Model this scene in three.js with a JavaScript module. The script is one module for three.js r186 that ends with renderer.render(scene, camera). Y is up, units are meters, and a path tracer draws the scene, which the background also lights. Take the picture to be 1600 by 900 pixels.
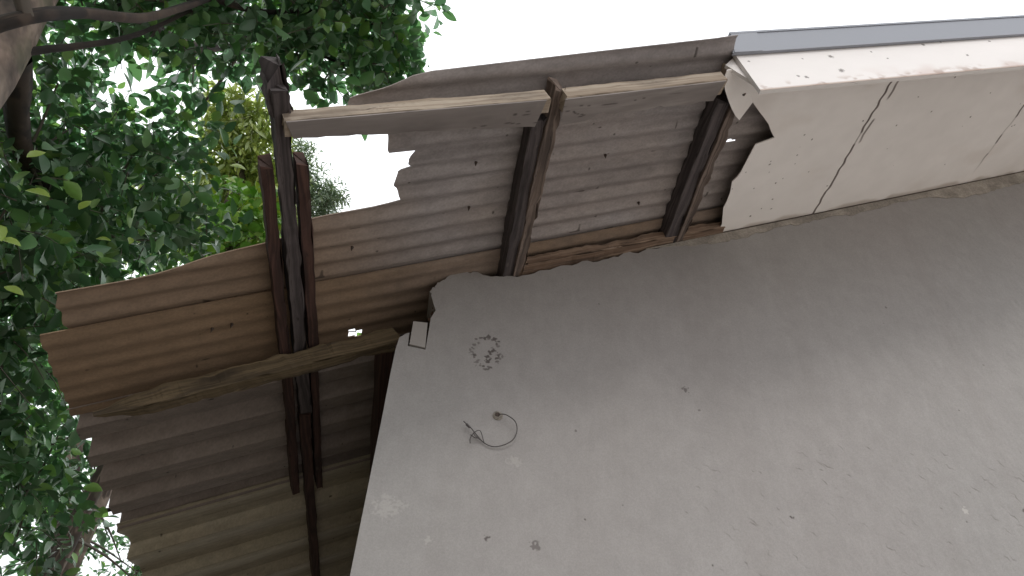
import * as THREE from 'three';
import { mergeGeometries } from 'three/addons/utils/BufferGeometryUtils.js';

// ------------------------------------------------------------------ camera, sky, sun, exposure
const scene = new THREE.Scene();
const camera = new THREE.PerspectiveCamera(40.77, 16 / 9, 0.05, 500);
camera.position.set(0.165, 1.6, 2.2);
camera.rotation.order = 'YXZ';
camera.rotation.set(0.74922, -0.10302, 0.07285);
scene.add(camera);
const renderer = new THREE.WebGLRenderer({ antialias: true });
renderer.setSize(1024, 576);
renderer.toneMapping = THREE.LinearToneMapping;
renderer.toneMappingExposure = 1.0;
renderer.shadowMap.enabled = true;

{ // bright even overcast sky
  const W = 64, Hh = 32, d = new Float32Array(W * Hh * 4);
  for (let j = 0; j < Hh; j++) for (let i = 0; i < W; i++) {
    const el = ((j + 0.5) / Hh - 0.5) * Math.PI, up = Math.max(0, Math.sin(el));
    const L = 1.15 + 0.75 * up, k = (j * W + i) * 4;
    d[k] = L * 0.98; d[k + 1] = L; d[k + 2] = L * 1.035; d[k + 3] = 1;
  }
  const t = new THREE.DataTexture(d, W, Hh, THREE.RGBAFormat, THREE.FloatType);
  t.mapping = THREE.EquirectangularReflectionMapping; t.magFilter = THREE.LinearFilter; t.minFilter = THREE.LinearFilter;
  t.colorSpace = THREE.LinearSRGBColorSpace; t.wrapS = THREE.RepeatWrapping; t.needsUpdate = true;
  scene.background = t; scene.environment = t;
}
const sun = new THREE.DirectionalLight(new THREE.Color(1, 0.965, 0.91), 0.85);
sun.position.set(1.2, 9.6, 7.6); sun.target.position.set(0.8, 3.2, 0); sun.castShadow = true; sun.shadow.radius = 28;
Object.assign(sun.shadow.camera, { left: -9, right: 9, top: 9, bottom: -9, near: 0.5, far: 40 });
sun.shadow.mapSize.set(2048, 2048);
scene.add(sun, sun.target);

// ------------------------------------------------------------------ helpers
let seed = 20241;
const rnd = () => { seed = (seed * 1664525 + 1013904223) >>> 0; return seed / 4294967296; };
const rr = (a, b) => a + (b - a) * rnd();
const lerp = (a, b, t) => a + (b - a) * t, clamp = (x, a = 0, b = 1) => Math.min(b, Math.max(a, x));
const smooth = (a, b, x) => { const t = clamp((x - a) / (b - a)); return t * t * (3 - 2 * t); };
function hash(x, y, s) { let n = (x * 374761393 + y * 668265263 + s * 974711) | 0; n = Math.imul(n ^ (n >>> 13), 1274126177); n ^= n >>> 16; return (n >>> 0) / 4294967296; }
function vn(x, y, s = 0) { const xi = Math.floor(x), yi = Math.floor(y), u = x - xi, v = y - yi, a = u * u * (3 - 2 * u), b = v * v * (3 - 2 * v);
  return lerp(lerp(hash(xi, yi, s), hash(xi + 1, yi, s), a), lerp(hash(xi, yi + 1, s), hash(xi + 1, yi + 1, s), a), b); }
function fbm(x, y, s = 0, o = 4) { let r = 0, a = 0.5, n = 0; for (let i = 0; i < o; i++) { r += a * vn(x, y, s + i * 17); n += a; x *= 2.03; y *= 2.03; a *= 0.5; } return r / n; }
const names = {};
function numbered(n) { const k = names[n] = (names[n] ?? -1) + 1; return k ? `${n}_${String(k).padStart(3, '0')}` : n; }
function tag(o, label, category, group) { o.userData.label = label; if (category) o.userData.category = category; if (group) o.userData.group = group; return o; }
function mesh(name, geo, mat, parent, label) {
  const m = new THREE.Mesh(geo, mat); m.name = parent === scene ? numbered(name) : name; m.castShadow = m.receiveShadow = true;
  parent.add(m); if (label) m.userData.label = label; return m;
}
function group(name, parent) { const g = new THREE.Group(); g.name = parent === scene ? numbered(name) : name; parent.add(g); return g; }
// texture: f(u, v, out) fills linear-ish sRGB 0..255 values; u, v in 0..1
function tex(w, h, f, srgb = true) {
  const d = new Uint8Array(w * h * 4), o = [0, 0, 0];
  for (let j = 0; j < h; j++) for (let i = 0; i < w; i++) { f((i + 0.5) / w, (j + 0.5) / h, o); const k = (j * w + i) * 4;
    d[k] = clamp(o[0], 0, 255); d[k + 1] = clamp(o[1], 0, 255); d[k + 2] = clamp(o[2], 0, 255); d[k + 3] = 255; }
  const t = new THREE.DataTexture(d, w, h, THREE.RGBAFormat); t.magFilter = THREE.LinearFilter; t.minFilter = THREE.LinearMipmapLinearFilter; t.generateMipmaps = true;
  t.wrapS = t.wrapT = THREE.MirroredRepeatWrapping; if (srgb) t.colorSpace = THREE.SRGBColorSpace; t.needsUpdate = true; return t;
}
const mixc = (o, c, t) => { for (let i = 0; i < 3; i++) o[i] += (c[i] - o[i]) * t; };

// ------------------------------------------------------------------ roof frame: x along the gable wall, z out of it, h height above the soffit plane
const H = 3.538, S = 0.4852;
const RY = (x, h) => H + S * x + h;

// ------------------------------------------------------------------ materials
// gable wall: region x -0.1..3.9, y 2.3..5.3
const WX0 = -0.1, WY0 = 2.3, WW = 4, WH = 3;
const wallMarks = [];                                        // [x, y, radius, darkness, raggedness]
for (let i = 0; i < 60; i++) { const a = i / 60 * 6.283; if (vn(i * .45, 3, 9) < 0.3) continue; wallMarks.push([0.318 + Math.cos(a) * 0.05 + rr(-.01, .01), 3.327 + Math.sin(a) * 0.07 + rr(-.01, .01), rr(.003, .008), -rr(.5, .95)]); }
for (let i = 0; i < 7; i++) wallMarks.push([0.335 + rr(-.02, .025), 3.315 + rr(-.05, .03), rr(.005, .01), -1]);
for (let i = 0; i < 22; i++) wallMarks.push([rr(0.05, 3.2), rr(2.35, 3.9), rr(.002, .005), -rr(.3, .9)]);
for (const m of [[1.05, 3.28, .012, -.7], [1.36, 2.82, .007, -1], [1.33, 2.55, .014, -.9], [1.08, 2.53, .009, -1], [.52, 2.62, .016, -.6], [.37, 2.63, .008, -.9], [.11, 2.44, .014, -.5], [2.24, 2.96, .014, -.8], [2.28, 2.94, .013, .7], [2.0, 2.93, .012, .6], [.06, 2.69, .035, .3], [.095, 2.7, .02, .3], [2.55, 2.62, .016, .6], [.44, 2.9, .022, .3], [.2, 2.6, .012, .4], [1.2, 2.52, .01, .5], [2.2, 2.82, .012, .5]]) wallMarks.push(m);
const wallScratch = [];
for (let i = 0; i < 230; i++) { const cx = rr(1.0, 3.1), cy = rr(2.35, 3.15) + (cx - 1.8) * 0.12, a = rr(-0.6, 0.3) - 0.5; wallScratch.push([cx, cy, Math.cos(a), Math.sin(a), rr(.005, .03), rr(.25, 1)]); }
const bin = (x, y) => Math.floor(x * 10) * 1000 + Math.floor(y * 10), markBin = {}, scratchBin = {};
const fill = (B, m, r) => { for (let i = Math.floor((m[0] - r) * 10); i <= Math.floor((m[0] + r) * 10); i++) for (let j = Math.floor((m[1] - r) * 10); j <= Math.floor((m[1] + r) * 10); j++) (B[i * 1000 + j] ||= []).push(m); };
for (const m of wallMarks) fill(markBin, m, 2 * m[2]);
for (const m of wallScratch) fill(scratchBin, m, m[4]);
function markAt(x, y) { let dk = 0, li = 0;
  for (const [mx, my, r, s] of markBin[bin(x, y)] || []) { const dx = x - mx, dy = y - my; if (Math.abs(dx) > 2 * r || Math.abs(dy) > 2 * r) continue;
    const q = Math.hypot(dx, dy) / r + (vn(x * 160, y * 160, 5) - 0.5) * 1.5, k = 1 - smooth(0.6, 1.05, q); if (s < 0) dk = Math.max(dk, -s * k); else li = Math.max(li, s * k); }
  return [dk, li]; }
function scratchAt(x, y) { let k = 0;
  for (const [cx, cy, ax, ay, l, s] of scratchBin[bin(x, y)] || []) { const dx = x - cx, dy = y - cy; if (Math.abs(dx) > l || Math.abs(dy) > l) continue;
    const u = dx * ax + dy * ay, v = Math.abs(-dx * ay + dy * ax + (vn(u * 90, cx * 50, 3) - .5) * .012); if (Math.abs(u) < l) k = Math.max(k, s * (1 - smooth(.001, .0035, v)) * (1 - Math.abs(u) / l)); }
  return k; }
const wallMap = tex(2048, 1536, (u, v, o) => {
  const x = WX0 + u * WW, y = WY0 + v * WH;
  const n = fbm(x * 1.3, y * 1.3, 1, 4), f = fbm(x * 22, y * 22, 8, 3), hue = vn(x * 1.9, y * 1.1, 31);
  const b = 150 + (n - .5) * 9 + (f - .5) * 9 + (vn(x * 420, y * 420, 4) - .5) * 12 + (fbm(x * 60, y * 14, 12, 2) - .5) * 4;
  o[0] = b + (hue - .5) * 2 + 1; o[1] = b - 3.5; o[2] = b - 6;
  const runs = smooth(.62, .85, vn(x * 9, y * 0.5, 77)) * .05; mixc(o, [120, 110, 104], runs);
  const [dk, li] = markAt(x, y); mixc(o, [60, 52, 50], dk * .7); mixc(o, [214, 208, 200], li * .6);
  mixc(o, [96, 90, 86], scratchAt(x, y) * .55);
});
const wallBump = tex(1600, 1200, (u, v, o) => {
  const x = WX0 + u * WW, y = WY0 + v * WH, rough = smooth(1.0, 2.2, x + (3.4 - y) * .9);
  const [dk] = markAt(x, y);
  const b = 128 + (fbm(x * 5, y * 5, 40, 3) - .5) * 40 + (fbm(x * 70, y * 46, 44, 3) - .5) * (18 + 70 * rough) - dk * 45 - scratchAt(x, y) * 55;
  o[0] = o[1] = o[2] = b;
}, false);
for (const t of [wallMap, wallBump]) { t.repeat.set(1 / WW, 1 / WH); t.offset.set(-WX0 / WW, -WY0 / WH); }
const M = {};
M.wall = new THREE.MeshStandardMaterial({ map: wallMap, bumpMap: wallBump, bumpScale: 0.006, roughness: 0.78 });
const roughPlaster = tex(512, 512, (u, v, o) => { const n = fbm(u * 14, v * 14, 61, 4), f = vn(u * 160, v * 160, 63); const b = 150 + (n - .5) * 70 + (f - .5) * 26; o[0] = b; o[1] = b * .95; o[2] = b * .89; });
M.plaster = new THREE.MeshStandardMaterial({ map: roughPlaster, bumpMap: roughPlaster, bumpScale: .006, roughness: .95 });
M.rubble = new THREE.MeshStandardMaterial({ map: roughPlaster, color: 0x9a8478, bumpMap: roughPlaster, bumpScale: .012, roughness: 1 });
M.blockEnd = new THREE.MeshStandardMaterial({ color: new THREE.Color().setRGB(.34, .315, .295), bumpMap: roughPlaster, bumpScale: .003, roughness: .9 });
M.concrete = new THREE.MeshStandardMaterial({ map: roughPlaster, color: 0xe6e0da, bumpMap: roughPlaster, bumpScale: .003, roughness: .9 });
// corrugated sheet: u is along the slope (3 m), v is across (1.5 m)
const sheetTex = (base, dark, warm, s, brown, x0, x1) => tex(1024, 1024, (u, v, o) => {
  const x = u * 3, z = v * 1.5;
  o[0] = base[0]; o[1] = base[1]; o[2] = base[2];
  const st = fbm(x * 1.4, z * 30, s, 4), bl = fbm(x * 2.5, z * 3.5, s + 9, 4), fine = vn(x * 190, z * 260, s + 3), mid = fbm(x * 22, z * 60, s + 21, 3);
  mixc(o, dark, smooth(.4, .75, st) * .55); mixc(o, dark, smooth(.5, .75, fbm(x * .7, z * 9, s + 70, 3)) * .45); mixc(o, warm, smooth(.4, .75, bl) * .6); mixc(o, dark, smooth(.55, .8, fbm(x * 3 + 7, z * 5, s + 40, 4)) * .4);
  if (brown) mixc(o, brown, .8 * smooth(x1, x0, x - 1.5 + (vn(z * 6, 3, s) - .5) * .3));
  const k = 1 + (fine - .5) * .1 + (mid - .5) * .16; o[0] *= k; o[1] *= k; o[2] *= k;
  mixc(o, [30, 24, 20], smooth(.955, .985, vn(x * 30, z * 34, s + 60)) * .5);
});
const sheetA = sheetTex([158, 151, 150], [124, 117, 116], [156, 145, 139], 100, [140, 116, 94], -.55, .1), sheetB = sheetTex([142, 126, 114], [110, 94, 82], [146, 122, 100], 200, [140, 116, 92], -.5, .3), sheetC = sheetTex([150, 138, 131], [126, 114, 107], [150, 138, 129], 300), sheetD = sheetTex([188, 178, 158], [162, 150, 130], [186, 175, 151], 400);
for (const t of [sheetA, sheetB, sheetC, sheetD]) t.repeat.set(1 / 3, 1 / 1.5);
const sheetM = t => new THREE.MeshStandardMaterial({ map: t, bumpMap: t, bumpScale: .001, roughness: .9 });
M.sheetA = sheetM(sheetA); M.sheetB = sheetM(sheetB); M.sheetC = Object.assign(sheetM(sheetC), { roughness: .6, metalness: .35 }); M.sheetD = Object.assign(sheetM(sheetD), { roughness: .6, metalness: .35 });
// timber: u along the grain (1 m), v across (0.25 m)
const woodTex = (base, dark, s, stain) => tex(1024, 256, (u, v, o) => {
  const g = fbm(u * 3, v * 36 + fbm(u * 2, v * 3, s + 4, 2) * 6, s, 4), f = fbm(u * 12, v * 150, s + 7, 2);
  o[0] = base[0]; o[1] = base[1]; o[2] = base[2]; mixc(o, dark, smooth(.3, .75, g) * .7); mixc(o, dark, smooth(.5, .8, f) * .4);
  mixc(o, [34, 28, 26], (1 - smooth(.001, .006, Math.abs(fbm(u * 1.2, v * 14, s + 50, 3) - .5))) * .5);
  mixc(o, [30, 25, 24], smooth(.48, .8, fbm(u * 5, v * 9, s + 20, 4)) * stain * .7);
  mixc(o, [190, 180, 165], smooth(.78, .92, fbm(u * 14, v * 10, s + 30, 3)) * .25);
});
const woodMat = (b, d, s, st, rough = .9) => { const t = woodTex(b, d, s, st); return new THREE.MeshStandardMaterial({ map: t, bumpMap: t, bumpScale: .004, roughness: rough }); };
M.darkWood = woodMat([92, 84, 84], [54, 48, 49], 500, .7);
M.redWood = woodMat([88, 62, 54], [50, 34, 31], 520, .5);
M.greyWood = woodMat([136, 120, 110], [84, 72, 66], 540, .45);
M.paleWood = woodMat([176, 162, 146], [136, 120, 104], 560, .25);
M.mossWood = woodMat([122, 106, 82], [82, 70, 52], 580, .6);
M.stripWood = woodMat([150, 142, 138], [118, 110, 107], 610, .3);
M.plate = woodMat([150, 128, 110], [96, 74, 60], 600, .5);
// soffit: region x 0.9..4.9, z 0..1
const seamLine = (x, z) => { // grime that follows the two joints
  const w1 = (vn(z * 30, 3, 6) - .5) * .012, w2 = (vn(z * 24, 8, 6) - .5) * .01;
  const d1 = Math.abs(x - 1.783 - w1), d1b = Math.abs(x - 1.783 - .022 - (z - .45) * .06 - w2), d2 = Math.abs(x - 2.705 - w2);
  const b1 = smooth(.3, .62, vn(z * 16, 1, 91)), b2 = smooth(.35, .65, vn(z * 18, 5, 93));
  return Math.max((1 - smooth(.002, .008, d1)) * (.25 + .75 * b1), (1 - smooth(.002, .008, d1b)) * b2 * smooth(.3, .5, z) * .9, (1 - smooth(.002, .008, d2)) * (.25 + .75 * b2) * smooth(.05, .3, z)); };
const soffitSpecks = []; for (let i = 0; i < 26; i++) soffitSpecks.push([rr(1.2, 3.2), rr(0.02, .8), rr(.002, .005)]);
for (let i = 0; i < 12; i++) soffitSpecks.push([1.42 + rr(-.1, .1), rr(.03, .4), rr(.002, .006)]);
const soffitMap = tex(2048, 512, (u, v, o) => {
  const x = .9 + u * 4, z = v, n = fbm(x * 2, z * 2, 11, 4), f = fbm(x * 18, z * 18, 15, 3);
  const b = 238 + (n - .5) * 14 + (f - .5) * 8; o[0] = b + 1; o[1] = b - 5; o[2] = b - 9;
  mixc(o, [150, 128, 108], smooth(.55, .85, fbm(x * 3, z * 5, 19, 4)) * .1);
  mixc(o, [58, 46, 40], seamLine(x, z) * .7);
  for (const [sx, sz, r] of soffitSpecks) { const dx = (x - sx), dz = (z - sz); if (Math.abs(dx) < 2 * r && Math.abs(dz) < 2 * r) mixc(o, [74, 62, 54], (1 - smooth(.5, 1, Math.hypot(dx, dz) / r + (vn(x * 300, z * 300, 2) - .5))) * .75); }
  mixc(o, [120, 100, 84], (1 - smooth(0, .03, z + (vn(x * 18, 0, 4) - .5) * .03)) * .35);
});
soffitMap.repeat.set(1 / 4, 1); soffitMap.offset.set(-.9 / 4, 0);
M.soffit = new THREE.MeshStandardMaterial({ map: soffitMap, roughness: .75 });
// barge board: u along (4 m from its left end), v up (0.25 m)
const fasciaMap = tex(2048, 128, (u, v, o) => {
  const x = u * 4, y = v * .25, n = fbm(x * 3, y * 6, 71, 4); const b = 226 + (n - .5) * 14; o[0] = b; o[1] = b - 6; o[2] = b - 9;
  const edge = 1 - smooth(0, .05, y); mixc(o, [138, 112, 98], edge * smooth(.5, .75, fbm(x * 22, y * 30, 73, 3)) * .6);
  mixc(o, [150, 122, 104], (1 - smooth(.0, .012, y)) * .7);
  mixc(o, [170, 140, 128], smooth(.55, .7, fbm(x * 5 - 2, y * 8, 75, 3)) * (1 - smooth(.0, .09, y)) * .35);
  for (const [sx, sy, r] of [[.06, .17, .006], [.2, .06, .008], [.23, .05, .01], [.4, .07, .014], [.42, .16, .012], [.29, .16, .005], [.62, .17, .006], [.66, .12, .005], [1.05, .1, .008], [1.25, .18, .007], [1.0, .2, .006], [.9, .19, .01]]) mixc(o, [96, 88, 84], (1 - smooth(.4, 1, Math.hypot(x - sx, y - sy) / r + (vn(x * 250, y * 250, 9) - .5) * .8)) * .75);
});
fasciaMap.repeat.set(1 / 4, 1 / .25);
M.fascia = new THREE.MeshStandardMaterial({ map: fasciaMap, roughness: .55 });
M.cap = new THREE.MeshStandardMaterial({ color: new THREE.Color().setRGB(.235, .245, .28), roughness: .55, bumpMap: roughPlaster, bumpScale: .0008 });
M.wire = new THREE.MeshStandardMaterial({ color: new THREE.Color().setRGB(.07, .06, .058), roughness: .6 });
M.nail = new THREE.MeshStandardMaterial({ color: new THREE.Color().setRGB(.07, .05, .04), roughness: .7, metalness: .3 });
const barkTex = tex(512, 512, (u, v, o) => { const n = fbm(u * 8, v * 5, 801, 5), p = smooth(.45, .7, fbm(u * 6 + 3, v * 6, 811, 4)); const b = 78 + (n - .5) * 90 + (fbm(u * 30, v * 24, 841, 3) - .5) * 60; o[0] = b * 1.08; o[1] = b * .94; o[2] = b * .84; mixc(o, [146, 134, 120], p * .45); mixc(o, [42, 34, 28], smooth(.5, .66, fbm(u * 13, v * 6, 831, 4)) * .75); mixc(o, [56, 62, 40], smooth(.55, .75, fbm(u * 4, v * 7, 821, 4)) * .4); });
M.bark = new THREE.MeshStandardMaterial({ map: barkTex, bumpMap: barkTex, bumpScale: .03, roughness: .95 });
M.branch = new THREE.MeshStandardMaterial({ map: barkTex, color: 0x8a8078, bumpMap: barkTex, bumpScale: .01, roughness: .95 });
M.twig = new THREE.MeshStandardMaterial({ color: new THREE.Color().setRGB(.1, .085, .07), roughness: .9 });

// ------------------------------------------------------------------ ground
{
  const gt = tex(512, 512, (u, v, o) => { const n = fbm(u * 9, v * 9, 901, 5), f = vn(u * 220, v * 220, 905); const b = 174 + (n - .5) * 46 + (f - .5) * 26; o[0] = b; o[1] = b * .965; o[2] = b * .92; });
  gt.wrapS = gt.wrapT = THREE.MirroredRepeatWrapping; gt.repeat.set(100, 100);
  const g = mesh('ground', new THREE.PlaneGeometry(400, 400), new THREE.MeshStandardMaterial({ map: gt, roughness: 1 }), scene);
  const st = tex(512, 512, (u, v, o) => { const n = fbm(u * 12, v * 12, 931, 5), l = vn(u * 90, v * 90, 935); o[0] = 62 + (n - .5) * 40; o[1] = 55 + (n - .5) * 36; o[2] = 44 + (n - .5) * 30; mixc(o, [92, 74, 44], smooth(.6, .8, l) * .6); mixc(o, [44, 62, 34], smooth(.55, .7, fbm(u * 7, v * 7, 941, 4)) * .6); });
  st.repeat.set(30, 30);
  const so = mesh('soil', new THREE.PlaneGeometry(120, 240), new THREE.MeshStandardMaterial({ map: st, roughness: 1 }), scene); so.rotation.x = -Math.PI / 2; so.position.set(-60.15, .004, 0); so.userData.kind = 'structure'; so.userData.label = 'dark leaf-strewn soil under the trees beside the house';
  g.rotation.x = -Math.PI / 2; g.userData.kind = 'structure'; g.userData.label = 'pale bare yard ground around the house';
}

// ------------------------------------------------------------------ the house
const house = group('house', scene);
tag(house, 'grey plastered house with a broken gable eave and ragged corrugated roof', 'house');
const XR = 4.3, XE = 2 * XR, ZB = -7;                         // ridge, far side, back

function prism(pts, z0, z1) {                                 // polygon in x,y extruded from z0 to z1, uv = metres
  const sh = new THREE.Shape(pts.map(p => new THREE.Vector2(p[0], p[1])));
  const g = new THREE.ExtrudeGeometry(sh, { depth: z1 - z0, bevelEnabled: false }); g.translate(0, 0, z0); return g;
}
{ // gable wall with its crumbled top corner
  const L = [[-.005, 0], [-.006, 2.4], [-.004, 3.0], [-.005, 3.174], [-.004, 3.283], [.001, 3.339], [.024, 3.362], [.034, 3.366], [.036, 3.306], [.1, 3.3], [.1005, 3.425], [.1, 3.448], [.114, 3.489], [.1, 3.525], [.088, 3.56], [.086, 3.588], [.096, 3.61], [.104, 3.631], [.13, 3.65], [.157, 3.697], [.2, 3.703], [.236, 3.716], [.29, 3.704], [.339, 3.709], [.389, 3.722]];
  for (let i = L.length - 1; i > 14; i--) { const a = L[i - 1], b = L[i]; for (const t of [.66, .33]) L.splice(i, 0, [lerp(a[0], b[0], t) + rr(-.007, .007), lerp(a[1], b[1], t) + rr(-.007, .007)]); }
  for (let x = .41; x < 1.3; x += .022) L.push([x, RY(x, -.012 + (fbm(x * 22, 1, 3, 3) - .5) * .036)]);
  L.push([1.32, RY(1.32, -.004)], [2.4, RY(2.4, -.004)], [XR, RY(XR, -.004)], [XE, H], [XE, 0]);
  const w = mesh('gable_wall', prism(L, -.15, 0), M.wall, house, 'grey plastered gable wall with scuffs and a crumbled top corner');
  // pale end of a block left in the broken corner, dark gaps round it
  const bk = prism([[.041, 3.312], [.098, 3.306], [.092, 3.421], [.04, 3.419]], -.13, .004);
  mesh('block', bk, M.blockEnd, w, 'pale square block end set in the broken wall corner');
  // crumbled masonry behind the broken edge
  const crumbs = [];
  for (let i = 0; i < 26; i++) { const g = new THREE.IcosahedronGeometry(rr(.008, .02), 0).toNonIndexed(); g.deleteAttribute('uv');
    const t = rnd(); const p = t < .6 ? [rr(.0, .045), rr(3.29, 3.39)] : [rr(.1, .16), rr(3.46, 3.67)]; g.rotateX(rr(0, 3)); g.rotateY(rr(0, 3)); g.scale(1, .8, .7); g.translate(p[0], p[1], rr(-.05, -.02)); crumbs.push(g); }
  const cg = mergeGeometries(crumbs); cg.setAttribute('uv', new THREE.Float32BufferAttribute(Array.from({ length: cg.attributes.position.count * 2 }, (_, i) => cg.attributes.position.array[(i >> 1) * 3 + (i & 1)] * 2), 2));
  const cm = mesh('crumbled_masonry', cg, M.rubble, w); cm.userData.kind = 'stuff';
  mesh('broken_core', prism([[.004, 3.2], [.045, 3.25], [.2, 3.5], [.2, 3.66], [.125, 3.635], [.12, 3.46], [.1, 3.42], [.03, 3.36], [.008, 3.33]], -.14, -.045), M.rubble, w);
  // ragged pale plaster left along the top, under the soffit
  const st = []; for (let x = .95; x <= XR - .05; x += .03) st.push([x, RY(x, -.006)]);
  const lo = []; for (let x = .95; x <= XR - .05; x += .02) { const k = smooth(.95, 1.3, x); lo.push([x, RY(x, -.012 - k * (.016 + .05 * Math.pow(fbm(x * 5, 4, 8, 4), 1.6) + .014 * vn(x * 40, 2, 5)) - .045 * smooth(2.3, 2.9, x))]); }
  mesh('plaster_strip', prism([...st, ...lo.reverse()], .0005, .003), M.plaster, w, 'ragged strip of pale bare plaster along the wall top');
  // raised plaster patch round the old fitting
  const boss = new THREE.LatheGeometry([[0, .009], [.006, .009], [.011, .008], [.015, .004], [.018, .0005]].map(p => new THREE.Vector2(p[0], p[1])), 20); boss.rotateX(Math.PI / 2); boss.translate(.376, 3.063, .001);
  const bs = mesh('fitting_stub', boss, M.plaster, w, 'small round plaster stub where the wire comes out');
  const hole = new THREE.CylinderGeometry(.008, .008, .006, 14); hole.rotateX(Math.PI / 2); hole.translate(.374, 3.062, .009); mesh('socket_hole', hole, M.nail, bs);
  const sideW = mesh('side_wall', new THREE.BoxGeometry(.15, 3.36, -ZB - .16).translate(.07, 1.68, (ZB - .16) / 2 + .0), M.wall, house);
  mesh('side_wall', new THREE.BoxGeometry(.15, 3.4, -ZB - .16).translate(XE - .08, 1.7, (ZB - .16) / 2), M.wall, house);
  mesh('back_wall', prism([[0, 0], [0, H - .05], [XR, RY(XR, -.05)], [XE, H - .05], [XE, 0]], ZB - .15, ZB), M.wall, house);
}

// ---- roof sheets: a corrugated grid with thickness and ragged ends
function sheetGeo(zs, left, right, prof, t, nx, cut) {
  const pos = [], uv = [], idx = [], n = zs.length, w = nx + 1, off = n * w;
  for (const layer of [0, 1]) for (let i = 0; i < n; i++) for (let j = 0; j <= nx; j++) {
    const z = zs[i], a = left(z), b = right(z), f = Math.pow(j / nx, 1.35), x = a + (b - a) * f, h = prof(x, z) + layer * t;
    pos.push(x, RY(x, h), z); uv.push((x + 1.35) * 1.11, z + 3);
  }
  const gone = (i, j) => { if (i < 0 || j < 0 || i >= n - 1 || j >= nx) return true; if (!cut) return false; const k = (i * w + j) * 3, m = ((i + 1) * w + j + 1) * 3; return cut((pos[k] + pos[m]) / 2, (pos[k + 2] + pos[m + 2]) / 2); };
  for (let i = 0; i < n - 1; i++) for (let j = 0; j < nx; j++) {
    if (gone(i, j)) continue;
    const a = i * w + j, b = a + 1, c = a + w, d = c + 1;
    idx.push(a, b, d, a, d, c); idx.push(a + off, d + off, b + off, a + off, c + off, d + off);
    const side = (p, q) => idx.push(p, q, q + off, p, q + off, p + off);
    if (gone(i - 1, j)) side(b, a); if (gone(i + 1, j)) side(c, d); if (gone(i, j - 1)) side(a, c); if (gone(i, j + 1)) side(d, b);
  }
  const g = new THREE.BufferGeometry(); g.setAttribute('position', new THREE.Float32BufferAttribute(pos, 3)); g.setAttribute('uv', new THREE.Float32BufferAttribute(uv, 2)); g.setIndex(idx);
  const ng = g.toNonIndexed(); ng.computeVertexNormals();
  // smooth normals on the two faces, flat on the edges: recompute from the profile
  const P = ng.attributes.position, N = ng.attributes.normal, e = .002;
  for (let k = 0; k < P.count; k++) { const ny = N.getY(k); if (Math.abs(ny) < .3) continue; const x = P.getX(k), z = P.getZ(k), sx = (prof(x + e, z) - prof(x - e, z)) / (2 * e) + S, sz = (prof(x, z + e) - prof(x, z - e)) / (2 * e), l = Math.hypot(sx, 1, sz), sg = Math.sign(ny); N.setXYZ(k, -sx / l * sg, sg / l, -sz / l * sg); }
  return ng;
}
const range = (a, b, st) => { const n = Math.max(1, Math.round((b - a) / st)); return Array.from({ length: n + 1 }, (_, i) => a + (b - a) * i / n); };
function poly(tab) { return z => { if (z <= tab[0][0]) return tab[0][1]; for (let i = 1; i < tab.length; i++) if (z <= tab[i][0]) return lerp(tab[i - 1][1], tab[i][1], (z - tab[i - 1][0]) / (tab[i][0] - tab[i - 1][0])); return tab[tab.length - 1][1]; }; }
const HR = .07, wave = (z, a = .0078) => a * Math.sin(z * 2 * Math.PI / .0762 + .6);
const sag = (x, z) => (fbm(x * 1.7, z * 2.2, 33, 2) - .5) * .016;
const lin = (a, b, q) => clamp((q - a) / (b - a));
const trap = (z, z0, p, hi, a = .44, b = .5, c = .56, d = 1) => { const q = (((z - z0) / p) % 1 + 1) % 1; return hi * (lin(0, a, q) - lin(b, b + (c - b) + (d - c), q)); };
const roof = group('roof', house); roof.userData.label = 'old brown corrugated roof with broken edges over bare timbers';
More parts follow.
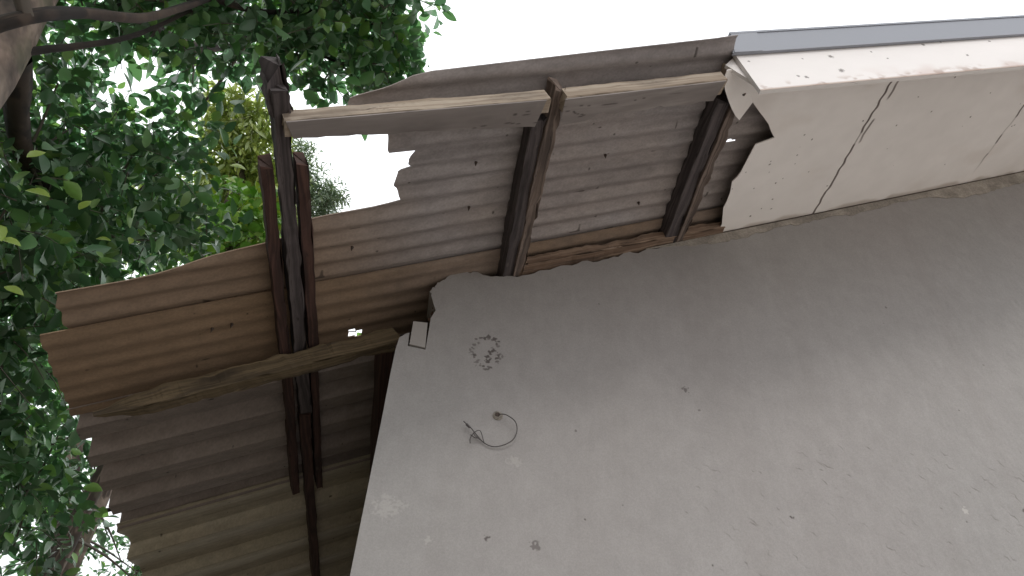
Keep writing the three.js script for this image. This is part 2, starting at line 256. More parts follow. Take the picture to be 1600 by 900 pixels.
{
  const rag = (z, s, a) => (fbm(z * 20, s, 12, 3) - .5) * a;
  // sheet over the verge: ends at the torn hole
  const leftA = poly([[.055, -1.03], [.21, -1.032], [.262, -1.028], [.264, -.86], [.276, -.77], [.305, -.63], [.325, -.45], [.36, -.39], [.405, -.32], [.408, -.22], [.412, -.14], [.43, -.05], [.441, -.06], [.501, -.078], [.548, -.065], [.566, -.02], [.58, -.037], [.601, -.038], [.624, -.018], [.628, -.098], [.726, -.103], [.74, -.18], [.76, -.2], [.83, -.215], [.85, -.21], [.875, -.13], [.914, -.02], [.918, .12], [.921, .23], [.926, .36], [.928, .5], [.933, .7], [.94, .88], [.946, 1.0]]);
  const za = [...new Set([...range(.055, .88, .0762 / 10), .262, .264, .408, .412, .624, .628, .726])].sort((a, b) => a - b);
  const profA = (x, z) => HR + .007 + wave(z) + sag(x, z);
  mesh('roof_sheet', mergeGeometries([sheetGeo(za, z => leftA(z) + rag(z, 1, .016), () => XR, profA, .005, 240, (x, z) => Math.hypot((x - 1.175) / .024, (z - .466) / .0065) < 1),
    sheetGeo(range(.88, .95, .007), z => leftA(z) + rag(z, 1, .016), z => 1.018 + rag(z, 17, .01), profA, .005, 90)]), M.sheetA, roof, 'weathered brown corrugated sheet with a big torn hole');
  mesh('roof_sheet', sheetGeo(range(-.36, .095, .0762 / 10), z => -1.098 - (.09 - z) * .03 + rag(z, 5, .014), () => XR, (x, z) => HR - .002 + wave(z, .0038) + sag(x, z), .005, 190,
    (x, z) => Math.hypot((x + .19) / .02, (z + .232) / .024) + (vn(x * 130, z * 130, 5) - .5) * .9 < .9), M.sheetB, roof, 'warm brown corrugated sheet under the eave rafter');
  mesh('roof_sheet', sheetGeo(range(-1.25, -.3, .004), z => -1.11 - (-.3 - z) * .02 + rag(z, 7, .012), () => XR, (x, z) => HR - .012 + trap(z, -.63, .2, .066, .22, .52, .56, .62) + sag(x, z) * .6, .003, 60,
    (x, z) => (Math.hypot((x + .93) / .012, (z + .92) / .009) < 1) || (Math.hypot((x + 1.03) / .01, (z + 1.08) / .007) < 1)), M.sheetC, roof, 'dark ribbed roof sheet behind the eave rafter');
  mesh('roof_sheet', sheetGeo(range(-2.6, -1.205, .0055), z => -1.135 - .02 * (-1.2 - z) + rag(z, 11, .016), () => XR, (x, z) => HR - .026 + .024 * lin(-1.25, -1.215, z) + trap(z, -1.51, .33, .056, .12, .3, .6, .9) + sag(x, z) * .6, .003, 60), M.sheetD, roof, 'paler ribbed roof sheet at the far end of the eave');
  mesh('roof_sheet', sheetGeo(range(-7.4, -2.56, .02), z => -1.15 + rag(z, 13, .016), () => XR, (x, z) => HR - .008 + trap(z, -1.5, .33, .04, .1, .3, .6, .9), .003, 40), M.sheetC, roof);
  const other = new THREE.BoxGeometry(XR + .9, .02, 8.35); other.rotateZ(-Math.atan(S)); const l = Math.hypot(XR + .9, (XR + .9) * S);
  other.scale(l / (XR + .9) * Math.cos(Math.atan(S)) / Math.cos(Math.atan(S)), 1, 1); other.translate(XR + (XR + .9) / 2, RY(XR, .085) - S * (XR + .9) / 2, -3.22); mesh('roof_sheet', other, M.sheetC, roof);
  for (const [x, z] of [[-.587, -.03], [-.647, -.033], [.182, .553], [.181, .349], [.65, .5], [.86, .22], [-.2, .25]]) { const g = new THREE.ConeGeometry(.006, .022, 7); g.rotateX(Math.PI); g.translate(x, RY(x, HR - .014), z); mesh('nail', g, M.nail, roof); }
}
// ---- timbers: bars with worn edges. a, b are [x, h, z] centre points, w across, d deep
function bar(a, b, w, d, seg = 16, wear = .004, s = 1, along = 'z', taper = null) {
  const pos = [], uv = [], idx = [], A = new THREE.Vector3(a[0], RY(a[0], a[1]), a[2]), B = new THREE.Vector3(b[0], RY(b[0], b[1]), b[2]);
  const dir = B.clone().sub(A), len = dir.length(); dir.normalize();
  const slopeUp = new THREE.Vector3(-S, 1, 0).normalize(); const up = along === 'z' ? slopeUp : new THREE.Vector3(0, 1, 0).addScaledVector(dir, -dir.y).normalize();
  const sd = new THREE.Vector3().crossVectors(up, dir).normalize();
  const c = .12, ring = [[-1 + c, -1], [1 - c, -1], [1, -1 + c], [1, 1 - c], [1 - c, 1], [-1 + c, 1], [-1, 1 - c], [-1, -1 + c]];
  const per = [0]; for (let k = 0; k < 8; k++) { const p = ring[k], q = ring[(k + 1) % 8]; per.push(per[k] + Math.hypot((q[0] - p[0]) * w / 2, (q[1] - p[1]) * d / 2)); }
  const g = [];
  const pt = (i, k) => { const t = i / seg, tp = taper ? taper(t) : 1, p = ring[k % 8].map(q => q * tp), P = A.clone().lerp(B, t); const e = (vn(t * len * 14 + k * 7.3, s, s) - .5) * 2 * wear + (vn(t * len * 50 + k * 3.1, s, s + 5) - .5) * wear;
    const endk = (i === 0 || i === seg) ? (hash(k, i, s) - .5) * wear * 7 : 0;
    return P.addScaledVector(sd, p[0] * (w / 2 + e)).addScaledVector(up, p[1] * (d / 2 + e)).addScaledVector(dir, endk); };
  const push = (P, u, v) => { pos.push(P.x, P.y, P.z); uv.push(u, v); return pos.length / 3 - 1; };
  for (let k = 0; k < 8; k++) for (let i = 0; i < seg; i++) { const u0 = s * .37 + i / seg * len, u1 = s * .37 + (i + 1) / seg * len, v0 = per[k] * 4 + s * .13, v1 = per[k + 1] * 4 + s * .13;
    const a0 = push(pt(i, k), u0, v0), b0 = push(pt(i + 1, k), u1, v0), c0 = push(pt(i + 1, k + 1), u1, v1), d0 = push(pt(i, k + 1), u0, v1); idx.push(a0, c0, b0, a0, d0, c0); }
  for (const i of [0, seg]) { const ids = ring.map((p, k) => push(pt(i, k), p[0] * .05, p[1] * .05)); for (let k = 1; k < 7; k++) i ? idx.push(ids[0], ids[k + 1], ids[k]) : idx.push(ids[0], ids[k], ids[k + 1]); }
  const G = new THREE.BufferGeometry(); G.setAttribute('position', new THREE.Float32BufferAttribute(pos, 3)); G.setAttribute('uv', new THREE.Float32BufferAttribute(uv, 2)); G.setIndex(idx);
  const n = G.toNonIndexed(); n.computeVertexNormals(); return n;
}
{
  // eave purlin (two lengths jointed) with a splice board on either side, above the rafter
  mesh('purlin', bar([-.378, .03, .945], [-.374, .03, -.62], .043, .06, 44, .004, 2), M.darkWood, roof, 'dark weathered purlin with a rotten outer end');
  mesh('purlin', bar([-.378, .027, -.625], [-.395, .03, -6.9], .043, .055, 60, .003, 3), M.redWood, roof);
  mesh('purlin', bar([-.398, .085, .968], [-.384, .05, .85], .05, .075, 10, .013, 31), M.darkWood, roof, 'rotten stub at the outer end of the eave purlin');
  mesh('splice_board', bar([-.426, .034, .695], [-.428, .034, -.2], .036, .056, 20, .003, 4), M.redWood, roof);
  mesh('splice_board', bar([-.426, .038, -.26], [-.441, .036, -1.28], .032, .06, 20, .003, 5), M.redWood, roof);
  mesh('splice_board', bar([-.335, .034, .688], [-.332, .034, -.2], .036, .056, 20, .003, 6), M.redWood, roof);
  mesh('splice_board', bar([-.334, .038, -.26], [-.342, .036, -1.29], .03, .06, 20, .003, 7), M.redWood, roof);
  // outriggers from the wall to the verge, darker board beside each
  mesh('outrigger', bar([.398, .03, .862], [.4, .03, -.3], .04, .06, 40, .006, 8), M.greyWood, roof, 'rough weathered outrigger nearest the broken wall corner');
  mesh('splice_board', bar([.352, .042, .735], [.364, .036, -.3], .046, .06, 30, .004, 9), M.darkWood, roof, 'dark damp board beside an outrigger');
  mesh('outrigger', bar([1.078, .03, .75], [1.096, .03, -.3], .038, .06, 40, .006, 10), M.greyWood, roof, 'rough weathered outrigger beside the torn soffit');
  mesh('splice_board', bar([1.028, .042, .72], [1.05, .036, -.3], .056, .06, 30, .004, 11), M.darkWood, roof, 'dark damp board beside an outrigger');
  for (const x of [1.78, 2.7, 3.6]) mesh('outrigger', bar([x, .042, .74], [x, .042, -.3], .04, .055, 10, .003, 12 + x), M.greyWood, roof);
  // rafter that carries the eave past the corner, rotten at its tip
  mesh('rafter', bar([-.965, -.062, -.222], [-.02, -.062, -.166], .052, .07, 60, .005, 13, 'x', t => lerp(.35, 1, smooth(0, .16, t))), M.mossWood, roof, 'mossy eave rafter with a rotten tip');
  mesh('wall_plate', bar([-.06, -.06, -.2], [-.085, -.06, -6.8], .06, .075, 40, .004, 15), M.redWood, roof, 'brown timber plate on top of the side wall');
  mesh('wall_plate', bar([.42, .018, -.02], [1.3, .018, -.035], .15, .034, 40, .006, 16, 'x'), M.plate, roof, 'split timber plate along the top of the gable wall');
  // verge rafters let in between the outriggers
  mesh('barge_rafter', bar([-.36, -.012, .851], [.372, -.012, .825], .056, .05, 30, .0016, 17, 'x'), M.paleWood, roof, 'pale verge rafter above the torn hole');
  mesh('barge_rafter', bar([.425, -.014, .82], [.985, -.014, .818], .066, .05, 30, .0016, 18, 'x'), M.paleWood, roof, 'pale verge rafter between the outriggers');
  mesh('barge_rafter', bar([1.02, .042, .812], [XR, .042, .81], .06, .06, 30, .003, 19, 'x'), M.paleWood, roof);
}
// ---- soffit: torn board and whole boards
const soffit = group('soffit', house); soffit.userData.label = 'off-white board soffit under the gable eave, torn at its left end';
function board(pts, t, h, bend) {                              // polygon in x,z; bottom face at height h
  const sh = new THREE.Shape(pts.map(p => new THREE.Vector2(p[0], p[1])));
  const g = new THREE.ExtrudeGeometry(sh, { depth: t, bevelEnabled: false }).toNonIndexed(), P = g.attributes.position, uv = [];
  for (let i = 0; i < P.count; i++) { const x = P.getX(i), z = P.getY(i), d = P.getZ(i); uv.push(x, z); const b = bend ? bend(x, z) : 0; P.setXYZ(i, x, RY(x, h + d + b), z); }
  g.setAttribute('uv', new THREE.Float32BufferAttribute(uv, 2)); g.computeVertexNormals(); return g;
}
const tear = [[1.286, .003], [1.287, .057], [1.27, .11], [1.254, .159], [1.256, .2], [1.251, .25], [1.236, .308], [1.25, .33], [1.257, .358], [1.26, .427], [1.264, .494], [1.341, .515], [1.31, .55], [1.281, .589], [1.24, .63], [1.215, .653], [1.162, .706]];
mesh('soffit_panel', board([...tear, [1.14, .74], [1.06, .80], [1.0, .86], [1.7815, .86], [1.7815, .003]], .006, 0), M.soffit, soffit, 'off-white soffit panel with a torn left edge');
{ // flap still hanging from the torn edge
  const g = board([[1.162, .706], [1.122, .655], [1.095, .68], [1.067, .713], [1.04, .75], [1.014, .788], [.992, .832], [.995, .86], [1.0, .86], [1.06, .80], [1.14, .74]], .006, -.001, (x, z) => -.5 * Math.max(0, ((1.162 - x) * .154 + (.706 - z) * .162) / .2235));
  mesh('soffit_flap', g, M.soffit, soffit, 'bent flap hanging at the torn soffit edge');
}
mesh('soffit_panel', board([[1.784, .003], [1.784, .86], [2.7045, .86], [2.7045, .003]], .006, 0), M.soffit, soffit);
mesh('soffit_panel', board([[2.7055, .003], [2.7055, .86], [3.62, .86], [3.62, .003]], .006, 0), M.soffit, soffit);
mesh('soffit_panel', board([[3.624, .003], [3.624, .86], [XR, .86], [XR, .003]], .006, 0), M.soffit, soffit);
{ // torn strip of old board still nailed under the verge rafters
  const edge = []; for (let x = .43; x < .99; x += .02) edge.push([x, (x < .52 ? .752 : x < .55 ? lerp(.752, .772, (x - .52) / .03) : .773) + (fbm(x * 30, 1, 5, 3) - .5) * .02]);
  mesh('soffit_remnant', board([[.43, .849], [.99, .849], ...edge.reverse()], .005, -.049), M.stripWood, soffit, 'torn remnant of board under the verge rafter');
  const e2 = []; for (let x = -.33; x < .36; x += .02) e2.push([x, lerp(.822, .757, (x + .33) / .69) + (fbm(x * 30, 7, 5, 3) - .5) * .012]);
  mesh('soffit_remnant', board([[-.345, .878], [.37, .852], ...e2.reverse()], .005, -.046), M.stripWood, soffit, 'dark strip of board under the verge rafter over the hole');
}
// ---- barge board, its backing piece, and the metal verge capping
function slab(c, z0, z1) {                                     // c: bottom-left, bottom-right, top-right, top-left in x,y; uv from the left end
  const g = prism(c, z0, z1), P = g.attributes.position, U = g.attributes.uv, bl = c[0], br = c[1], dx = br[0] - bl[0], dy = br[1] - bl[1], l = Math.hypot(dx, dy);
  for (let i = 0; i < P.count; i++) { const x = P.getX(i) - bl[0], y = P.getY(i) - bl[1]; U.setXY(i, (x * dx + y * dy) / l, (-x * dy + y * dx) / l + (Math.abs(P.getZ(i) - z1) < 1e-5 ? 0 : .3)); } return g;
}
const ext = (p, q, x) => [x, p[1] + (q[1] - p[1]) * (x - p[0]) / (q[0] - p[0])];
const fBL = [1.087, 3.893], fBR = [2.241, 4.399], fTL = [1.027, 4.112], fTR = [2.362, 4.685];
mesh('barge_board', slab([fBL, ext(fBL, fBR, XR), ext(fTL, fTR, XR), fTL], .864, .88), M.fascia, house, 'white painted barge board with scuffed lower edge');
mesh('backing_board', slab([[1.09, 3.96], [1.6, 4.2], [1.6, 4.3], [1.035, 4.118], [.994, 4.052]], .85, .8625), M.fascia, house, 'pale backing piece showing behind the barge board end');
const cBL = [1.019, 4.087], cBR = [2.341, 4.655], cTL = [1.021, 4.215], cTR = [2.41, 4.818];
{
  const cap = mesh('verge_cap', slab([[1.014, 4.085], ext(cBL, cBR, XR), ext(cTL, cTR, XR), cTL], .883, .8935), M.cap, house, 'straight dark metal capping along the roof verge');
  mesh('cap_joint', slab([[1.02, 4.089], ext(cBL, cBR, 1.13), ext([cTL[0], cTL[1] + .001], [cTR[0], cTR[1] + .001], 1.13), [1.024, cTL[1] + .003]], .8935, .8962), M.cap, cap);
  mesh('cap_lip', slab([ext(cTL, cTR, 1.02), ext(cTL, cTR, XR), ext([cTL[0], cTL[1] + .012], [cTR[0], cTR[1] + .012], XR), [1.02, cTL[1] + .012]], .84, .897), M.cap, cap);
}
// ------------------------------------------------------------------ loose wire on the wall
{
  const P = [[.378, 3.062, .014], [.40, 3.052, .03], [.433, 3.033, .026], [.441, 3.0, .022], [.43, 2.968, .016], [.4, 2.946, .012], [.368, 2.938, .008], [.337, 2.948, .008], [.313, 2.968, .012], [.29, 2.99, .018], [.262, 3.012, .02]];
  const w = group('loose_wire', scene); tag(w, 'thin dark wire curling loose from a stub on the grey wall', 'wire');
  mesh('strand', new THREE.TubeGeometry(new THREE.CatmullRomCurve3(P.map(p => new THREE.Vector3(...p))), 60, .0018, 7), M.wire, w);
  for (const Q of [[[.337, 2.948, .009], [.318, 2.985, .02], [.3, 2.97, .02], [.322, 2.955, .012]], [[.3, 2.978, .014], [.29, 2.95, .016], [.292, 2.935, .016]], [[.322, 2.962, .01], [.305, 2.957, .018], [.29, 2.966, .018]]]) mesh('frayed_end', new THREE.TubeGeometry(new THREE.CatmullRomCurve3(Q.map(p => new THREE.Vector3(...p))), 14, .0015, 5), M.wire, w);
  mesh('connector', new THREE.CylinderGeometry(.0045, .004, .016, 8).rotateZ(.85).translate(.279, 2.998, .018), M.wire, w);
}

// ------------------------------------------------------------------ trees
function leafGeo(L, W, fold, curl) {                           // pointed oval blade, folded at the midrib, drooping to the tip, stalk at the origin, blade along +z, normal +y
  const rows = [[0, .02], [.14, .52], [.38, .98], [.62, .9], [.84, .5], [1, .0]], pos = [], idx = [];
  for (const [t, w] of rows) for (const s of [-1, 0, 1]) { const x = s * w * W / 2; pos.push(x, Math.abs(x) * fold - curl * L * t * t, L * (.1 + t * .95)); }
  for (let i = 0; i < rows.length - 1; i++) for (let k = 0; k < 2; k++) { const a = i * 3 + k; idx.push(a, a + 3, a + 1, a + 1, a + 3, a + 4); }
  const g = new THREE.BufferGeometry(); g.setAttribute('position', new THREE.Float32BufferAttribute(pos, 3)); g.setIndex(idx); g.computeVertexNormals(); return g;
}
function taperTube(pts, r0, r1, seg, sides = 8, rough = 0, s = 1) {
  const c = new THREE.CatmullRomCurve3(pts.map(p => new THREE.Vector3(...p))), g = new THREE.TubeGeometry(c, seg, 1, sides), P = g.attributes.position, U = g.attributes.uv, len = c.getLength();
  for (let i = 0; i <= seg; i++) { const C = c.getPointAt(i / seg), r = lerp(r0, r1, i / seg);
    for (let k = 0; k <= sides; k++) { const j = i * (sides + 1) + k, a = (k % sides) / sides, q = r * (1 + rough * (vn(i * .7 + a * 3, a * 8, s) - .5) * 2); P.setXYZ(j, C.x + (P.getX(j) - C.x) * q, C.y + (P.getY(j) - C.y) * q, C.z + (P.getZ(j) - C.z) * q); U.setXY(j, a * r * 6, i / seg * len); } }
  g.computeVertexNormals(); return g;
}
const eye = new THREE.Vector3(.165, 1.6, 2.2);
const blocked = p => p.x > -1.22 && p.z < 1.05 && p.y < RY(p.x, .16);
const leafMat = (tr = .3, rough = .42) => new THREE.MeshPhysicalMaterial({ color: 0xffffff, roughness: rough, transmission: tr, thickness: 0, side: THREE.DoubleSide });
function tree(o) {
  const T = group(o.name, scene); tag(T, o.label, o.category); T.position.set(...o.trunk[0]); const org = T.position;
  const local = pts => pts.map(p => [p[0] - org.x, p[1] - org.y, p[2] - org.z]);
  mesh('trunk', taperTube(local(o.trunk), o.r0, o.r1, 40, 18, .12, 7), o.bark || M.bark, T);
  for (const b of o.branches || []) mesh('branch', taperTube(local(b.p), b.r, b.r * .5, 24, 9, .15, 3), M.branch, T);
  const skel = [...o.trunk, ...(o.branches || []).flatMap(b => b.p)].map(p => new THREE.Vector3(...p));
  const leaves = [], twigs = [];
  const add = (p, dir, up, sc, col) => { if (!blocked(p)) leaves.push({ p, dir, up, sc, col }); };
  for (const [cx, cy, cz, R, tint] of o.clumps) {
    const C = new THREE.Vector3(cx, cy, cz); let best = skel[0], bd = 1e9; for (const q of skel) { const d = q.distanceTo(C) + Math.max(0, q.y - C.y) * .6; if (d < bd) { bd = d; best = q; } }
    if (bd > .15) { const mid = best.clone().lerp(C, .5).add(new THREE.Vector3(rr(-.1, .1), rr(0, .15), rr(-.1, .1)).multiplyScalar(bd * .5)); twigs.push(taperTube(local([best.toArray(), mid.toArray(), C.toArray()]), .006 + .008 * Math.min(2, bd), .004, 10, 5)); }
    const nT = Math.round(o.density * R * R * (o.leaf.k || 1)) + 3, tone = rr(.75, 1.25) * (tint || 1);
    for (let t = 0; t < nT; t++) {
      const st = C.clone().add(new THREE.Vector3(rr(-1, 1), rr(-1, 1), rr(-1, 1)).multiplyScalar(R * .55));
      const dir = new THREE.Vector3(rr(-1, 1), rr(-.8, .9), rr(-1, 1)).normalize().lerp(st.clone().sub(C).normalize(), .35).normalize(); const len = rr(.5, 1) * Math.min(R * 1.0, o.twigLen || .3);
      const droop = rr(.0, .35), at = f => st.clone().addScaledVector(dir, len * f).add(new THREE.Vector3(0, -droop * len * f * f, 0));
      if (rnd() < .5) twigs.push(taperTube(local([st.toArray(), at(.5).toArray(), at(1).toArray()]), .003, .0014, 4, 4));
      const n = Math.max(3, Math.round(len / o.spacing)); let ph = rr(0, 6.28);
      for (let i = 0; i <= n; i++) {
        const p = at((i + .3) / (n + .3)); ph += 2.4; const a1 = new THREE.Vector3().crossVectors(dir, new THREE.Vector3(.3, 1, .2)).normalize(), a2 = new THREE.Vector3().crossVectors(dir, a1);
        const d = dir.clone().multiplyScalar(rr(.4, .9)).addScaledVector(a1, Math.cos(ph)).addScaledVector(a2, Math.sin(ph)); d.y -= rr(0, .6); d.normalize();
        const up = new THREE.Vector3(rr(-.8, .8), 1, rr(-.8, .8)); if (rnd() < .25) up.set(rr(-1, 1), rr(-.4, .6), rr(-1, 1));
        const m = rnd(), c = o.colors[m < .55 ? 0 : m < .88 ? 1 : 2], v = tone * rr(.75, 1.25);
        add(p, d, up, rr(.5, 1.3), [c[0] * v, c[1] * v, c[2] * v]);
      }
    }
  }
  for (const [x, y, z, sc, ax, ay, az, up] of o.extra || []) add(new THREE.Vector3(x, y, z), new THREE.Vector3(ax, ay, az).normalize(), new THREE.Vector3(...(up || [.1, 1, .1])), sc, o.bright);
  const mat = leafMat(o.trans), geos = [leafGeo(o.leaf.L, o.leaf.W, .35, .12), leafGeo(o.leaf.L * 1.02, o.leaf.W * .92, .15, .28), leafGeo(o.leaf.L, o.leaf.W * 1.08, .5, .03)];
  const mtx = l => { const z = l.dir, x = new THREE.Vector3().crossVectors(l.up, z).normalize(), y = new THREE.Vector3().crossVectors(z, x); return new THREE.Matrix4().makeBasis(x, y, z).scale(new THREE.Vector3(l.sc, l.sc, l.sc)).setPosition(l.p.clone().sub(org)); };
  const extraN = (o.extra || []).length;
  leaves.forEach((l, i) => { l.d = l.p.distanceTo(eye) / l.sc - (i >= leaves.length - extraN ? 100 : 0); l.g = i % 3; });
  leaves.sort((a, b) => a.d - b.d);
  const nI = Math.min(o.singles, leaves.length), mats = {};
  for (let i = 0; i < nI; i++) { const l = leaves[i]; const q = l.col.map(c => Math.round(c * 60) / 60 + .004), key = q.join(); const m = mats[key] ||= Object.assign(mat.clone(), { color: new THREE.Color().setRGB(...q) }); const e = mesh('leaf', geos[l.g], m, T); e.applyMatrix4(mtx(l)); }
  const crown = group('crown', T), col = new THREE.Color();
  for (let g = 0; g < 3; g++) { const L = leaves.slice(nI).filter(l => l.g === g); if (!L.length) continue; const im = new THREE.InstancedMesh(geos[g], mat, L.length); im.name = 'foliage'; im.userData.kind = 'stuff'; L.forEach((l, i) => { im.setMatrixAt(i, mtx(l)); im.setColorAt(i, col.setRGB(...l.col)); }); im.castShadow = im.receiveShadow = true; crown.add(im); }
  if (twigs.length) { const tw = mesh('twigs', mergeGeometries(twigs), M.twig, T); tw.userData.kind = 'stuff'; }
  console.log(o.name, leaves.length, 'leaves', twigs.length, 'twigs');
  return T;
}
const DG = [[.085, .195, .085], [.12, .27, .09], [.19, .36, .08]];
tree({
  name: 'fig_tree', label: 'large dark green broad-leaved tree at the left, its pale trunk by the frame edge', category: 'tree',
  trunk: [[-1.5, 0, .5], [-1.46, 1.6, .52], [-1.47, 3.12, .54], [-1.47, 3.55, .57], [-1.5, 3.95, .58], [-1.6, 4.5, .57], [-1.7, 5.15, .54], [-1.85, 6, .3]], r0: .2, r1: .07,
  branches: [{ p: [[-1.3, 3.35, .9], [-1.16, 3.62, .88], [-1.14, 3.88, .76], [-1.10, 4.18, .59], [-1.08, 4.60, .43], [-1.03, 5.03, .30]], r: .024 }, { p: [[-1.42, 3.9, .55], [-1.26, 4.36, .38], [-1.15, 4.75, .31]], r: .015 },
    { p: [[-1.12, 4.71, .43], [-.95, 5.01, .21], [-.72, 5.34, .07], [-.44, 5.47, -.02]], r: .016 }, { p: [[-.89, 5.10, .13], [-.80, 5.24, -.08], [-.62, 5.32, -.20]], r: .012 },
    { p: [[-1.46, 3.95, .5], [-1.75, 4.2, -.2], [-1.75, 4.4, -.9], [-1.9, 4.6, -1.6]], r: .05 }, { p: [[-1.44, 3.3, .5], [-1.8, 3.5, -.4], [-1.95, 3.5, -1.2], [-1.95, 3.5, -2]], r: .045 }, { p: [[-1.6, 4.7, .5], [-1.5, 5.4, -.3], [-1.4, 6.2, -.7]], r: .05 }],
  clumps: [[-.42, 5.33, -.06, .24], [-.61, 5.46, .02, .3], [-.45, 5.71, .22, .32], [-.75, 5.18, 0, .3], [-.74, 5.44, .26, .35], [-.97, 5.03, .05, .28], [-1.09, 5.13, .31, .35], [-1.19, 4.95, .06, .26], [-1.23, 4.82, .28, .25], [-1.36, 4.68, .36, .22], [-.4, 5.49, -.37, .16], [-.33,5.45,-.08,.15], [-.31,5.45,-.27,.13], [-.41,5.28,-.14,.2], [-.42,5.51,.05,.22], [-.52,5.37,-.34,.14], [-.71,5.23,-.31,.12], [-1.4,6.2,1.5,.5], [-1.9,5.6,1.4,.5], [-2.4,5,1.6,.5], [-2.2,4.2,1.3,.45], [-1.7,6.3,2.3,.5], [-2.5,5.6,2.4,.5], [-2.8,4.4,2.2,.5], [-1.2,6.5,2.9,.5], [-2.1,5.9,3.1,.5], [-.8,6.4,2.2,.45], [-2.4,6.4,.8,.5], [-3,5.5,.9,.55], [-2.9, 4.6, .4, .5], [-2.5, 3.5, 3.2, .6], [-3, 2.5, 4.2, .7], [-2.2, 4.8, 4, .6], [-3.2, 4, 3.5, .7], [-1, 6.3, 3.8, .55], [-.3, 6.7, 3.3, .5], [.3, 6.9, 4, .45], [-.61, 5.29, -.26, .14], [-.85, 5.15, -.19, .13],
    [-1.58, 4.66, .3, .28], [-1.7, 4.51, -.01, .2], [-1.8, 4.37, -.28, .3], [-1.73, 4.55, -.29, .2], [-1.64, 4.58, -.49, .3], [-1.52, 4.93, -.48, .25], [-1.46, 4.8, -.68, .27], [-1.67, 4.09, -.48, .32], [-1.59, 4.41, -.85, .32], [-1.41, 4.66, -1, .28], [-1.36, 4.72, -1.15, .15], [-1.68, 3.78, -.45, .28], [-1.71, 4.13, -.87, .25], [-1.81, 3.79, -.93, .32], [-1.86, 3.71, -1.35, .32],
    [-1.82, 3.73, -1.74, .2], [-1.92, 3.47, -1.7, .36], [-1.88, 3.63, -2.13, .16], [-1.95, 3.25, -2.14, .3], [-1.82, 3.86, -.12, .4], [-1.89, 3.58, -.6, .4], [-1.99, 3.33, -1.23, .4], [-1.36, 5.12, -.34, .15], [-1.86, 3.99, -1.57, .2], [-1.54, 3.7, -.02, .2], [-1.46, 4.77, .17, .14],
    [-2.55, 5.39, -1.57, .5], [-2.22, 5.74, -1.75, .5], [-2.35, 5.33, -2.07, .5], [-2.58, 4.81, -1.77, .55], [-2.56, 4.58, -2.63, .45], [-2.57, 3.95, -3.09, .4], [-2.1, 5.95, -1.6, .25], [-1.21, 6.66, -.72, .45], [-.73, 6.74, -.77, .35], [-1.66, 6.47, -.79, .4], [-2.04, 6.46, -.54, .4], [-2.45, 5.92, -.64, .4], [-2.56, 5.57, -1.04, .28]],
  density: 330, spacing: .035, twigLen: .32, leaf: { L: .092, W: .05 }, colors: DG, trans: .5, singles: 300, bright: [.26, .38, .03],
  extra: [[-1.22, 3.41, .39, .95, 1, -.1, .1, [.1, .4, 1]], [-1.21, 3.46, .48, .7, .5, .9, 0, [0, -.3, 1]], [-1.27, 5.21, -.95, 1.1, 1, .1, -.2, [0, .4, 1]], [-1.27, 5.12, -.97, .9, .8, -.3, .1, [0, .5, 1]], [-1.28, 3.23, .12, .8, 1, -.2, .2, [0, .4, 1]], [-1.19, 3.87, -.25, .5, .3, -.9, .1, [.6, .2, 1]], [-1.31, 3.81, -.23, .7, 1, .1, .1, [0, .4, 1]], [-1.29, 3.74, -.01, .8, .2, 1, .1, [0, -.2, 1]], [-1.18, 3.19, .46, .9, .7, -.8, 0, [.3, .3, 1]], [-1.16, 3.15, .44, .8, 1, -.1, 0, [.3, .5, 1]]],
});
tree({
  name: 'yellow_green_tree', label: 'tall yellow-green tree seen left of the eave purlin, behind the dark tree', category: 'tree',
  trunk: [[-2.6, 0, -4.2], [-2.5, 3, -4.1], [-2.35, 6, -3.8], [-2.25, 8, -3.5]], r0: .16, r1: .05,
  clumps: [[-2.38, 8.43, -3.08, .35], [-2.24, 8.4, -3.51, .45], [-2.47, 8.2, -3.32, .3], [-2.51, 8.38, -2.91, .22], [-2.16, 8.61, -3.12, .25], [-2.23, 8.04, -3.76, .45], [-2.52, 7.99, -3.69, .35], [-2.01, 8.04, -4, .45], [-2.9, 7.6, -3.8, .5], [-2.3, 7.4, -4.2, .5]],
  density: 560, spacing: .026, twigLen: .3, leaf: { L: .12, W: .036 }, colors: [[.36, .46, .12], [.46, .54, .13], [.24, .33, .09]], trans: .52, singles: 60, bright: [.3, .3, .05],
});
tree({
  name: 'bright_green_tree', label: 'bright green broad-leaved tree just above the broken eave sheet', category: 'tree',
  trunk: [[-2.2, 0, -3.1], [-2.1, 3, -3], [-1.85, 5, -2.7], [-1.6, 5.9, -2.4]], r0: .1, r1: .03,
  clumps: [[-1.61, 6.08, -2.31, .22], [-1.54, 6.25, -2.31, .22], [-1.46, 6.05, -2.39, .2], [-1.66, 5.88, -2.34, .2], [-1.87, 6.23, -2.35, .15], [-1.77, 6.45, -2.31, .12], [-1.4, 6.22, -2.39, .2], [-1.71, 5.75, -2.29, .2], [-1.5, 5.8, -2.6, .25], [-1.9, 5.6, -2.5, .25], [-.51, 5.3, -2.48, .24]],
  density: 420, spacing: .035, twigLen: .2, leaf: { L: .1, W: .062 }, colors: [[.15, .32, .05], [.22, .4, .05], [.36, .46, .05]], trans: .5, singles: 150, bright: [.3, .36, .03],
});
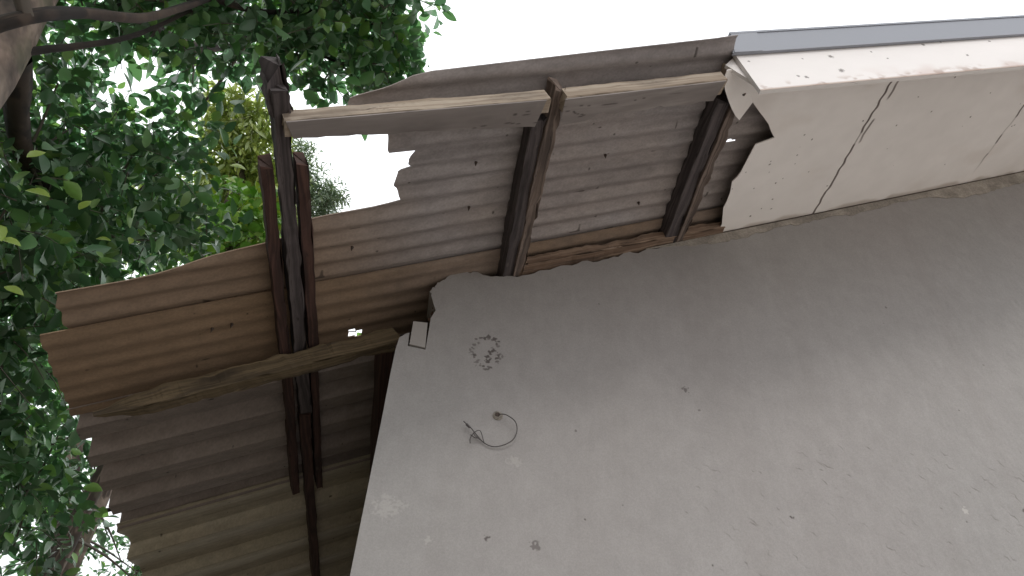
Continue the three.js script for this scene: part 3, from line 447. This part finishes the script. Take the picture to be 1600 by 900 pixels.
tree({
  name: 'fine_leaved_tree', label: 'grey-green fine-leaved tree seen through the torn roof hole', category: 'tree',
  trunk: [[-2.3, 0, -5.4], [-2.25, 4, -5.2], [-2.15, 8, -4.9], [-2.1, 9.5, -4.6]], r0: .18, r1: .03,
  clumps: [[-1.97, 9.27, -4.65, .4], [-1.72, 9.22, -4.78, .28], [-1.6, 9.2, -4.65, .2], [-2.03, 9.5, -4.46, .28], [-1.76, 9.02, -4.83, .38], [-1.5, 9.12, -4.77, .18], [-2.21, 9.22, -4.77, .5], [-2.16, 9.5, -4.36, .2], [-2.2, 8.6, -5, .5], [-1.8, 8.5, -5, .4]],
  density: 620, spacing: .018, twigLen: .26, leaf: { L: .085, W: .018 }, colors: [[.15, .22, .13], [.2, .27, .15], [.24, .31, .14]], trans: .5, singles: 0, bright: [.2, .2, .05],
});
tree({
  name: 'background_tree', label: 'small-leaved dark tree low at the left, sky showing through it beside the eave', category: 'tree',
  trunk: [[-2.3, 0, -3.45], [-2.26, 3.2, -3.5], [-2.35, 3.63, -3.55], [-2.43, 3.99, -3.62], [-2.53, 4.35, -3.65], [-2.65, 4.8, -3.67]], r0: .11, r1: .06,
  branches: [{ p: [[-2.44, 4.07, -3.58], [-2.24, 4.1, -3.53], [-2.07, 4.13, -3.47], [-1.89, 4.27, -3.59]], r: .022 }],
  clumps: [[-2.36, 4.29, -4.9, .3], [-2.93, 4.78, -5.05, .16], [-2.51, 4.45, -4.78, .12], [-2.73, 4.33, -4.97, .15], [-2.45, 4.2, -4.4, .13], [-2.6, 4.55, -4.2, .14], [-2.88, 4.74, -4.25, .25], [-2.16, 4.18, -4.78, .22], [-3.02, 4.78, -3.93, .4], [-2.63, 4.68, -4.4, .1], [-2.79, 4.38, -4.69, .1], [-2.0, 4.0, -4.7, .3], [-2.9, 4.3, -3.7, .3], [-2.25, 3.95, -3.15, .2], [-2.4, 4.2, -3.25, .2], [-2.2, 3.6, -3.1, .18], [-1.2, 2.2, -9, .9], [-2.4, 2.4, -9, .9], [-.2, 2, -9.2, .9], [-3.4, 1.6, -8, .9], [-1.8, .9, -8.6, .9], [-3.6, 2.8, -8.4, .8], [-4, 1.5, -5.5, .9], [-4.2, 2.6, -4, .8], [-3.2, .9, -6.4, .8]],
  density: 240, spacing: .03, twigLen: .22, leaf: { L: .075, W: .038 }, colors: DG, trans: .5, singles: 60, bright: [.2, .3, .04],
});

renderer.render(scene, camera);
